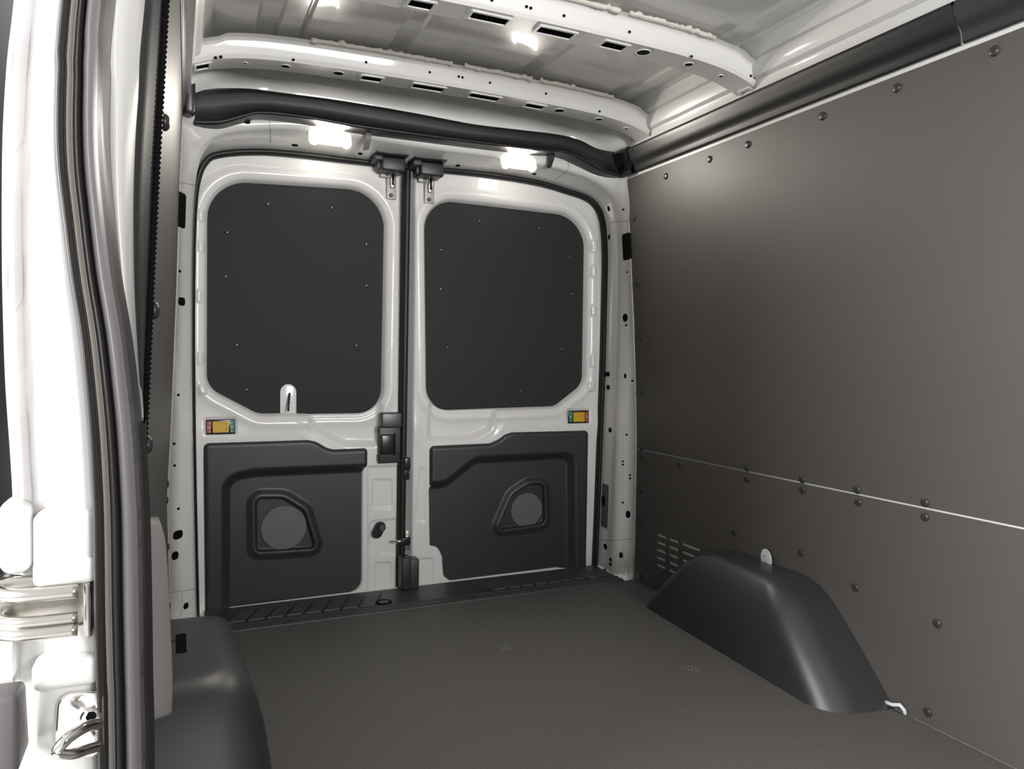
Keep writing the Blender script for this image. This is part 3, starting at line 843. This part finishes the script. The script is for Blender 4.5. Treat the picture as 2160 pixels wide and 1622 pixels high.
def roof_bow(yf, slots, holes, ovals, label):
    """yf: front lower edge; the bottom face runs 8 cm back from it"""
    t = empty('roof_bow', (0.03, yf + 0.04, 1.70)); tag(t, label, 'roof bow', 'pressed steel bows under the roof')
    x0, x1 = -0.742, 0.793
    wdt = 0.082
    brk = sorted(set([x0, x1] + [v for s in slots for v in s] + [round(v, 4) for v in np.linspace(x0, x1, 60)]))
    # bottom face with real slots
    ys = [0.0, 0.020, 0.058, wdt]
    verts, faces = [], []
    for x in brk:
        zl = bow_z(x)
        for y in ys: verts.append((x, yf + y, zl))
    for i in range(len(brk) - 1):
        xm = (brk[i] + brk[i + 1]) / 2
        inslot = any(a < xm < b_ for a, b_ in slots)
        for j in range(3):
            if inslot and j == 1: continue
            faces.append((i * 4 + j, i * 4 + j + 1, (i + 1) * 4 + j + 1, (i + 1) * 4 + j))
    link('bottom_face', mesh_from(verts, faces), 'white', t)
    # rolled lips round the slots; a dark sheet above paints the shade inside
    for a, b_ in slots:
        xm = (a + b_) / 2; zc = bow_z(xm); sl = (bow_z(b_) - bow_z(a)) / (b_ - a)
        out = rounded([(a - .006, .013), (b_ + .006, .013), (b_ + .006, .065), (a - .006, .065)], .006, 4)
        inn = rounded([(a, .020), (b_, .020), (b_, .058), (a, .058)], .003, 4)
        me = plate(out, [inn], .004, .001, mapper=lambda q: Vector((q[0], yf + q[1], bow_z(q[0]) - .002 + q[2])))
        link('slot_lip', me, 'white', t)
        link('slot_shade', rbox((b_ - a + .012, .072, .0015), 0, loc=(xm, yf + .048, zc + .0075), rot=Matrix.Rotation(-math.atan(sl), 3, 'Y')), 'dark', t)
    # front and rear webs with rolled top flange
    xs_ = np.linspace(x0, x1, 70)
    rf, rb_ = [], []
    for x in xs_:
        zl = bow_z(x); top = min(zl + 0.058, roof_z(x) - 0.006) if abs(x - .03) < .70 else zl + 0.050
        rf.append([(x, yf + 0.006, zl), (x, yf + 0.001, zl + 0.004), (x, yf - 0.004, zl + 0.014), (x, yf - 0.010, top - 0.012), (x, yf - 0.013, top - 0.004), (x, yf - 0.018, top), (x, yf - 0.034, top + .001)])
        rb_.append([(x, yf + wdt - 0.006, zl), (x, yf + wdt, zl + .004), (x, yf + wdt + 0.008, top - .006), (x, yf + wdt + 0.03, top)])
    link('front_web', loft(rf), 'white', t); link('rear_web', loft(rb_), 'white', t)
    for (px, py, r_) in holes:
        p = onY(px, py, yf - 0.006)
        link('hole_shade', disc(r_, .0012, 12, (p[0], yf - .0085 + (p[2] - bow_z(p[0]) < .02) * .003, p[2]), (0, -1, 0.12)), 'dark', t)  # flat dark disc, the shade inside the hole is its colour
    for (px, wpx) in ovals:
        a = onZ(px, 0, 1.75)
        # on the bottom face, from its position along the bow
        xo = None
        for yy in np.linspace(0, 400, 801):
            p = onY(px, yy, yf + 0.035)
            if p[2] < bow_z(p[0]): xo = p[0]; break
        if xo is None: continue
        rr = (onY(px + wpx / 2, yy, yf + .035)[0] - onY(px - wpx / 2, yy, yf + .035)[0]) / 2
        link('hole_shade', disc(rr, .0012, 18, (xo, yf + .037, bow_z(xo)), (0, 0, -1)), 'dark', t)  # dark disc painted as the shade inside an oval opening
        link('hole_lip', tube([(xo + (rr + .002) * math.cos(a_), yf + .037 + (rr + .002) * math.sin(a_), bow_z(xo) - .0005) for a_ in np.linspace(0, 2 * math.pi, 19)], .002, 6, False), 'white', t)
    # lumpy sealant squeezed out between bow and roof
    def bead(xa, xb, seed, name='sealant_bead'):
        rg_ = np.random.default_rng(seed); n = int((xb - xa) / .006)
        w1 = rg_.normal(size=n); w1 = np.convolve(w1, [.25, .5, .25], 'same')
        path = [(x, yf - 0.026 - .004 * abs(w1[i]), min(bow_z(x) + .062, roof_z(x) - .001) + .002 * w1[i]) for i, x in enumerate(np.linspace(xa, xb, n))]
        o = link(name, tube(path, lambda i: .0055 + .0032 * abs(w1[i]), 7), 'sealer', t)
    bead(-.42, 0.02, int(-yf * 1000)); bead(.06, .30, int(-yf * 1000) + 1); bead(.33, .62, int(-yf * 1000) + 2)
    return t


def xr(a, b_, y, Y): return (float(onY(a, y, Y)[0]), float(onY(b_, y, Y)[0]))


YB1, YB2 = -0.42, -0.965
s1 = [xr(414, 441, 148, YB1 + .04), xr(762, 804, 157, YB1 + .04), xr(870, 935, 173, YB1 + .04), xr(990, 1051, 194, YB1 + .04), xr(1107, 1146, 213, YB1 + .04), xr(1362, 1386, 292, YB1 + .04)]
roof_bow(YB1, s1, [(455, 122, .0045), (466, 120, .0045), (619, 126, .004), (772, 132, .004), (906, 153, .004), (967, 162, .004), (975, 164, .004), (1033, 175, .004), (1151, 198, .004), (1265, 235, .004), (1371, 265, .004), (1377, 268, .004)],
         [(517, 8), (602, 18), (714, 21), (1180, 18), (1264, 13), (1322, 8)], 'white pressed roof bow just in front of the rear header cover')
s2 = [xr(862, 912, 5, YB2 + .04), xr(992, 1070, 32, YB2 + .04), xr(1134, 1208, 62, YB2 + .04), xr(1270, 1318, 90, YB2 + .04), xr(1570, 1594, 195, YB2 + .04)]
roof_bow(YB2, s2, [(1037, 1, .004), (1110, 15, .004), (1119, 18, .004), (1189, 34, .004), (1327, 68, .004), (1459, 119, .004), (1584, 160, .004), (1591, 164, .004)],
         [(1358, 23), (1454, 14), (1522, 8)], 'white pressed roof bow nearer the viewer, cut by the top of the photo')

# ------------------------------------------------------------------ sill plate below the doors
zsill = 0.004
yb_s, yf_s = 0.0, -0.245
me = loft([[(x, y, z) for y, z in [(-0.012, -0.02), (-0.014, zsill), (-0.185, zsill), (-0.190, zsill + .003), (-0.200, zsill + .003), (-0.205, zsill), (-0.215, zsill), (-0.220, zsill + .003), (-0.232, zsill + .003), (-0.245, zsill - .001), (-0.250, -0.01)]] for x in (-0.70, -0.3, 0.1, 0.5, 0.80, 0.835)])
sl = link('sill_plate', sharp(me, 40), 'sill'); tag(sl, 'black ribbed sill plate below the rear doors', 'sill plate')
def pad(xa, shear, w):
    y0, y1 = -0.060, -0.175
    out = [(xa, y0), (xa + w, y0), (xa + w + shear, y1), (xa + shear, y1)]
    me = plate(out, (), .010, .0015, mapper=lambda q: Vector((q[0], q[1], zsill + .0015 + q[2])))
    link('tread_bar', me, 'sill', sl)


for k in range(8): pad(-0.600 + k * 0.062 + .02, -0.052, 0.046)
for k in range(9): pad(0.255 + k * 0.058, 0.052, 0.042)
c = onZ(810, 1271, zsill)
rcp = link('round_socket', tube([(c[0] + .024 * math.cos(a), c[1] + .022 * math.sin(a), zsill + .001) for a in np.linspace(0, 2 * math.pi, 25)], .004, 8, False), 'dark', sl)
link('socket_cap', disc(.021, .004, 22, (c[0], c[1], zsill - .001), (0, 0, 1), bevel=.001), 'sill', rcp)

# ------------------------------------------------------------------ wheel arch covers
AX_B = [0, .12, .36, .58, .755, .865, .93, .968, .990, 1.0]; AX_A = [0, .03, .11, .24, .45, .70, .96, 1.22, 1.5, 1.9]


def arch(base, top, ht, name, label, wall):
    """base and top: plan outlines with the same point count"""
    base = np.array(base); top = np.array(top)
    def dense(P):
        return rounded(P, ARC_R, 8)
    rings = []
    path = [(0, 0), (.05, .06), (.10, .12), (.20, .24), (.30, .36), (.40, .475), (.50, .58), (.58, .67), (.66, .755), (.72, .815), (.78, .865), (.83, .90), (.88, .93), (.93, .951), (.98, .968), (1.03, .982), (1.08, .990), (1.14, .996), (1.22, 1.0)]
    for a, b_ in path:
        P = base + (top - base) * np.array([np.interp(b_, AX_B, AX_A), a])
        for i in wall: P[i, 0] = base[i, 0]
        rr = [ARC_W if i in wall else ARC_R[i] * (1 - .25 * min(a, 1)) for i in range(len(P))]
        R_ = rounded(P, rr, 8)
        rings.append([(x, y, ht * b_) for x, y in R_])
    me = loft(rings, closed=True, cap=True)
    o = link(name, sharp(me, 60), 'satin'); tag(o, label, 'wheel arch cover', 'moulded covers over the rear wheel arches')
    return o


ARC_R = [.002, .15, .08, .002]; ARC_W = .002
wa = arch([(0.877, -1.435), (0.683, -1.405), (0.735, -0.515), (0.877, -0.46)], [(0.877, -1.155), (0.742, -1.145), (0.772, -0.80), (0.877, -0.80)], 0.262, 'wheel_arch_cover', 'black moulded wheel arch cover against the riveted side wall', (0, 3))
ARC_R = [.002, .13, .06, .002]
wa2 = arch([(-0.826, -1.435), (-0.612, -1.405), (-0.640, -0.515), (-0.806, -0.46)], [(-0.822, -1.235), (-0.668, -1.215), (-0.690, -0.84), (-0.808, -0.84)], 0.262, 'wheel_arch_cover', 'black moulded wheel arch cover behind the grey pillar trim by the side door', (0, 3))
c = onZ(382, 1357, 0.262)
nt_ = link('notch', plate(rounded([(-.010, -.055), (.010, -.055), (.010, .055), (-.010, .055)], .006, 4), (), .002, .0003, mapper=lambda q: Vector((c[0] + q[0], c[1] + q[1], .2625 + q[2]))), 'dark', wa2)
link('groove', rbox((.02, .02, .001), .0003, 1, loc=(c[0] - .022, c[1] + .03, .2632)), 'dgrey', wa2)
# small hardware by the right arch: nylon tag and corner clip
c = onX(1620, 1178, 0.868)
pol = [(0.022 * math.cos(a) * 1.0, 0.030 * math.sin(a)) for a in np.linspace(-0.35 * math.pi, 1.25 * math.pi, 20)] + [(-0.004, -0.038)]
tg = link('nylon_tag', plate(pol, (), .003, .0006, mapper=lambda q: Vector((0.8685 + q[2] - .004 - (q[1] + .03) * .10, c[1] - q[0], c[2] + q[1]))), 'tab')
tag(tg, 'small pale nylon tag standing on top of the wheel arch cover', 'tag')
tp_ = link('tag_rivet', tube([(0.8585, c[1] + .004 + .007 * math.cos(a), c[2] + .010 * math.sin(a)) for a in np.linspace(0, 2 * math.pi, 17)], .0012, 6, False), 'zinc', tg)
p = onX(1872, 1484, 0.86)
cl = link('corner_clip', tube([(0.866, p[1] + .015, .012), (0.866, p[1] - .010, .014), (0.868, p[1] - .030, .022), (0.872, p[1] - .040, .012), (0.872, p[1] - .041, .002)], .005, 8), 'tab')
tag(cl, 'small translucent clip at the foot of the wheel arch cover', 'clip')

# ------------------------------------------------------------------ side door jamb in the foreground
def pillar_curve(pts, Y, z_lo=-0.15, z_hi=1.75):
    P = np.array([onY(x, y, Y) for x, y in pts]); P = P[np.argsort(P[:, 2])]
    # carry the ends on
    a = P[0] + (P[0] - P[1]) / (P[0][2] - P[1][2]) * (z_lo - P[0][2]); a[0] = P[0][0]
    e = P[-1].copy(); e[2] = z_hi; e[0] = P[-1][0] + (z_hi - P[-1][2]) * 0.10
    Z = np.concatenate([[z_lo], P[:, 2], [z_hi]]); X = np.concatenate([[a[0]], P[:, 0], [e[0]]])
    zz_ = np.linspace(z_lo, z_hi, 120)
    d = np.array(catmull(np.stack([X, Z], 1), 400)); o_ = np.argsort(d[:, 1])
    return zz_, np.interp(zz_, d[o_, 1], d[o_, 0])


seal_L = [(127, 0), (119, 120), (115, 250), (118, 350), (130, 450), (146, 580), (165, 700), (176, 800), (185, 900), (191, 1000), (195, 1100), (197, 1300), (201, 1450), (205, 1622)]
seal_R = [(236, 0), (229, 120), (226, 250), (229, 350), (238, 450), (253, 580), (273, 700), (286, 800), (297, 900), (304, 1000), (309, 1100), (313, 1300), (315, 1450), (318, 1622)]
j_out = [(30, 0), (18, 100), (8, 250), (5, 400), (6, 600), (12, 800), (22, 950), (28, 1060), (28, 1200), (28, 1622)]
j_bead = [(48, 0), (36, 100), (26, 250), (22, 400), (24, 600), (30, 800), (40, 950), (45, 1060), (46, 1200), (46, 1622)]
j_mid = [(70, 0), (58, 100), (50, 250), (44, 400), (46, 600), (52, 800), (60, 950), (66, 1060), (68, 1200), (68, 1622)]
j_crs = [(97, 0), (90, 100), (84, 250), (80, 400), (81, 600), (86, 800), (93, 950), (100, 1060), (100, 1200), (100, 1622)]
YS = -1.86
curves = {}
for nm, c_, Y in (('o', j_out, -1.828), ('b', j_bead, -1.834), ('m', j_mid, -1.836), ('c', j_crs, -1.838), ('s', [(x + 6, y) for x, y in seal_L], -1.858)):
    curves[nm] = pillar_curve(c_, Y)
zj = curves['o'][0]
Z_T0, Z_T1 = 0.590, 0.646        # the guide track crosses the jamb here
def jamb_ring(k, dip=0.0):
    xo, xb, xm, xc, xs_ = (curves[n][1][k] for n in 'obmcs')
    z = zj[k]
    lump = 0.0015 * math.sin(z * 31) + 0.001 * math.sin(z * 83 + 1)
    return [(xo - .004, -0.10, z), (xo - .002, -1.820, z), (xo, -1.828, z), ((xo + xb) / 2, -1.828 - lump, z), (xb - .002, -1.830 - lump, z), (xb + .003, -1.836, z), (xm, -1.833 - lump, z), ((xm + xc) / 2, -1.836, z), (xc - .003, -1.836, z), (xc, -1.842, z), ((xc + xs_) / 2, -1.852, z), (xs_ - .004, -1.856, z), (xs_ + .002, -1.850, z), (xs_ + .004, -1.82, z)]


ku = [k for k in range(len(zj)) if zj[k] > Z_T1]; kl = [k for k in range(len(zj)) if zj[k] < Z_T0]
rings_u = [jamb_ring(k) for k in ku]; band_u = [r_[:10] for r_ in rings_u]; rings_u = [r_[9:] for r_ in rings_u]
low = [(x, y, Z_T1) for x, y, z in rings_u[0]]
jb = link('door_jamb', loft([[(x, y + .05, z) for x, y, z in low], low] + rings_u), 'white')
link('seam_band', loft(band_u), 'jambdim', jb)  # white jamb paint greyed here so the band looks less brightly lit
tag(jb, 'bright white painted side door jamb beside the rubber seal', 'door jamb')
rings_l = [jamb_ring(k) for k in kl]; hi = [(x, y, Z_T0) for x, y, z in rings_l[-1]]
link('lower_jamb', loft(rings_l + [hi, [(x, y + .05, z) for x, y, z in hi]]), 'white', jb)
# stepped end blocks above and below the track
def jb_block(x0, y0, x1, y1, Y, dep, bev, mt='white', nm='jamb_step', par=None):
    a, b_ = onY(x0, y0, Y), onY(x1, y1, Y)
    return link(nm, rbox((b_[0] - a[0], dep, a[2] - b_[2]), bev, 4, loc=((a[0] + b_[0]) / 2, Y + dep / 2, (a[2] + b_[2]) / 2)), mt, par or jb)


jb_block(66, 1085, 203, 1231, -1.866, .06, .010)
jb_block(66, 1186, 203, 1231, -1.870, .06, .008)
jb_block(-10, 1060, 66, 1215, -1.850, .06, .014)
jb_block(66, 1395, 209, 1700, -1.866, .05, .014)
jb_block(64, 1405, 208, 1446, -1.870, .05, .008)
jb_block(-10, 1350, 30, 1450, -1.850, .06, .014)
# silver guide track let into the gap
a, b_ = onY(0, 1236, -1.84), onY(205, 1340, -1.84)
gt = empty('guide_track', ((a[0] + b_[0]) / 2, -1.82, b_[2])); tag(gt, 'curved silver guide track let into the white door jamb', 'guide track')
xa, xb = -1.02, -0.880
def tray(z, yo, r, rad, mt, nm):
    path = [(xb, yo, z), (xb - .030, yo, z), (xb - .052, yo + .004, z), (xb - .068, yo + .016, z), (xb - .074, yo + .034, z), (xb - .075, yo + .07, z)]
    link(nm, tube([tuple(p) for p in catmull(path, 30)], rad, 10), mt, gt)


zt = onY(100, 1240, -1.87)[2]; zb_ = onY(100, 1330, -1.87)[2]
tray(zt - .006, -1.870, 0, .0075, 'steel', 'upper_rim')
tray(zb_ + .012, -1.876, 0, .0060, 'steel', 'middle_rim')
tray(zb_ + .001, -1.880, 0, .0065, 'steel', 'lower_rim')
link('track_floor', rbox((0.105, 0.012, zt - zb_ + .01), 0.002, 2, loc=(-0.918, -1.835, (zt + zb_) / 2)), 'steel', gt)
jb_block(174, 1228, 194, 1345, -1.862, .03, .003, 'steel', 'end_stop', gt)
# chrome striker with its loop
c = onY(172, 1540, -1.885)
pl = rounded(pxY([(122, 1478), (212, 1472), (212, 1608), (140, 1608), (116, 1580)], -1.887), [.012, .01, .01, .012, .012], 6)
skr = link('striker', plate(pl, (), .006, .002, mapper=lambda q: Vector((q[0], -1.871 + q[2], q[1]))), 'chrome')
tag(skr, 'chrome striker plate with loop at the foot of the white jamb', 'striker')
p = onY(192, 1512, -1.874); link('screw', disc(.010, .004, 20, tuple(p), (0, -1, 0), bevel=.002), 'steel', skr)
p = onY(192, 1512, -1.879); link('screw_socket', disc(.005, .001, 6, tuple(p), (0, -1, 0)), 'dark', skr)
lp_ = [onY(207, 1528, -1.89), onY(190, 1530, -1.903), onY(165, 1542, -1.92), onY(138, 1562, -1.930), onY(122, 1582, -1.930), onY(128, 1590, -1.930), onY(155, 1590, -1.922), onY(185, 1580, -1.90), onY(205, 1575, -1.885)]
link('striker_loop', tube([tuple(q_) for q_ in catmull(lp_, 50)], .0055, 12), 'chrome', skr)
a, b_ = onY(-30, 1468, -1.90), onY(48, 1612, -1.90)
bp = link('bump_stop', rbox((b_[0] - a[0], .06, a[2] - b_[2]), .006, 3, loc=((a[0] + b_[0]) / 2, -1.89, (a[2] + b_[2]) / 2), taper=(2, .92, .7, 1)), 'stop')
tag(bp, 'grey rubber bump stop block beside the chrome striker', 'bump stop')

# the big ribbed door seal
zL, xL = pillar_curve(seal_L, -1.875); _, xR = pillar_curve(seal_R, -1.80)
sprof = [(-.02, -.02), (0, 0), (.015, .009), (.06, .014), (.12, .013), (.155, .006), (.175, .003), (.20, .008), (.245, .0105), (.29, .008), (.31, .002), (.335, .006), (.38, .012), (.43, .012), (.475, .006), (.495, .003), (.53, .016), (.59, .026), (.67, .031), (.75, .030), (.83, .024), (.90, .012), (.95, .0), (1.0, -.012), (1.02, -.03)]
rings = []
for k in range(len(zL)):
    rings.append([(xL[k] * (1 - u) + xR[k] * u, -1.868 * (1 - u) - 1.80 * u - v * (1.0), zL[k]) for u, v in sprof])
ds = link('door_seal', loft([r_[:8] for r_ in rings]), 'rubber')
link('middle_rib', loft([r_[6:12] for r_ in rings]), 'ribshine', ds)  # thin reflection line put into a lighter rib colour
link('inner_rib', loft([r_[10:17] for r_ in rings]), 'rubber', ds)
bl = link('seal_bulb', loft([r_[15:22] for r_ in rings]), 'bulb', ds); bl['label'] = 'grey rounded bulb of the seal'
link('seal_lip', loft([r_[20:] for r_ in rings]), 'rubber', ds)
tag(ds, 'thick ribbed rubber seal curving down the side door opening', 'door seal')

# painted flange and dark return behind the seal
fl_L = [(225, 0), (228, 200), (236, 400), (250, 560), (268, 700), (280, 800), (290, 900)]
fl_R = [(303, 0), (290, 180), (282, 320), (279, 450), (281, 600), (288, 740), (294, 830), (300, 900)]
zf, x1_ = pillar_curve(fl_L, -1.765, 0.55); _, x2_ = pillar_curve(fl_R, -1.735, 0.55)
rings = []
for k in range(len(zf)):
    w_ = x2_[k] - x1_[k]
    if w_ < .004: w_ = .004
    rings.append([(x1_[k] - .01, -1.765, zf[k])] + [(x1_[k] + w_ * t, -1.765 + .03 * t - .014 * math.sin(math.pi * t), zf[k]) for t in np.linspace(0, 1, 9)] + [(x1_[k] + w_ + .001, -1.715, zf[k])])
ff = link('inner_flange', loft(rings), 'white', jb)
rings = []
for z in np.linspace(0.5, 1.7, 60):
    xa_ = float(np.interp(z, zf, x2_)); xb_ = wlx(YF, z)
    rings.append([(xa_ - .02, -1.722, z), (xa_ + .001, -1.722, z), (xa_ * .5 + xb_ * .5, -1.69, z), (xb_ - .002, -1.648, z), (xb_ - .002, -1.63, z)])
dr = link('inner_return', loft(rings), 'plastic', jb)
# dark return further down and the grey pillar trim
rings = []
for z in np.linspace(-0.1, 0.80, 40):
    xa_ = float(np.interp(z, zL, xR)); xb_ = wlx(YF, z)
    rings.append([(xa_ - .02, -1.80, z), (xa_ + .004, -1.79, z), (xa_ * .55 + xb_ * .45 + .004, -1.72, z), (xb_ + .001, -1.65, z), (xb_ - .004, -1.63, z)])
link('lower_return', loft(rings), 'plastic', jb)
tl = [(312, 1104), (313, 1150), (314, 1250), (315, 1350), (317, 1450), (320, 1520)]
tr_ = [(340, 1106), (350, 1150), (356, 1250), (361, 1350), (364, 1440), (362, 1505)]
L3 = catmull([onY(x, y, -1.74) for x, y in tl], 40); R3 = catmull([onY(x, y, -1.66) for x, y in tr_], 40)
rings = []
for i, (l_, r_) in enumerate(zip(L3, R3)):
    e = min(1.0, math.sqrt(max(0.0, min(i, 39 - i) / 4.0)) * .9 + .12)
    pts_ = []
    for t in np.linspace(0, 1, 11):
        b_ = l_ * (1 - t) + r_ * t
        bulge = math.sin(math.pi * min(1, .15 + .85 * t)) ** .7 * .016 * e
        pts_.append((b_[0], b_[1] - bulge, b_[2]))
    pts_ = [(l_[0] - .004, l_[1] + .04, l_[2])] + pts_ + [(r_[0] - .004, r_[1] + .05, r_[2])]
    rings.append(pts_)
gtm = link('pillar_trim', loft(rings, closed=True, cap=True), 'grey')
tag(gtm, 'tall rounded grey plastic pillar trim between the seal and the wheel arch', 'pillar trim')

# ------------------------------------------------------------------ the opened sliding door outside, just visible beyond the jamb
sd_ = link('door_3', rbox((0.05, 1.35, 1.75), 0.02, 3, loc=(-1.115, -1.00, 0.75)), 'doorgrey')
tag(sd_, 'grey lined sliding door slid back outside the jamb', 'door', kind='structure')
p = onY(8, 1000, -1.70)
link('door_handle', tube([tuple(q_) for q_ in catmull([(-1.085, -1.66, .70), (-1.072, -1.70, .74), (-1.068, -1.70, .80), (-1.08, -1.66, .86)], 16)], .018, 12), 'chrome', sd_)
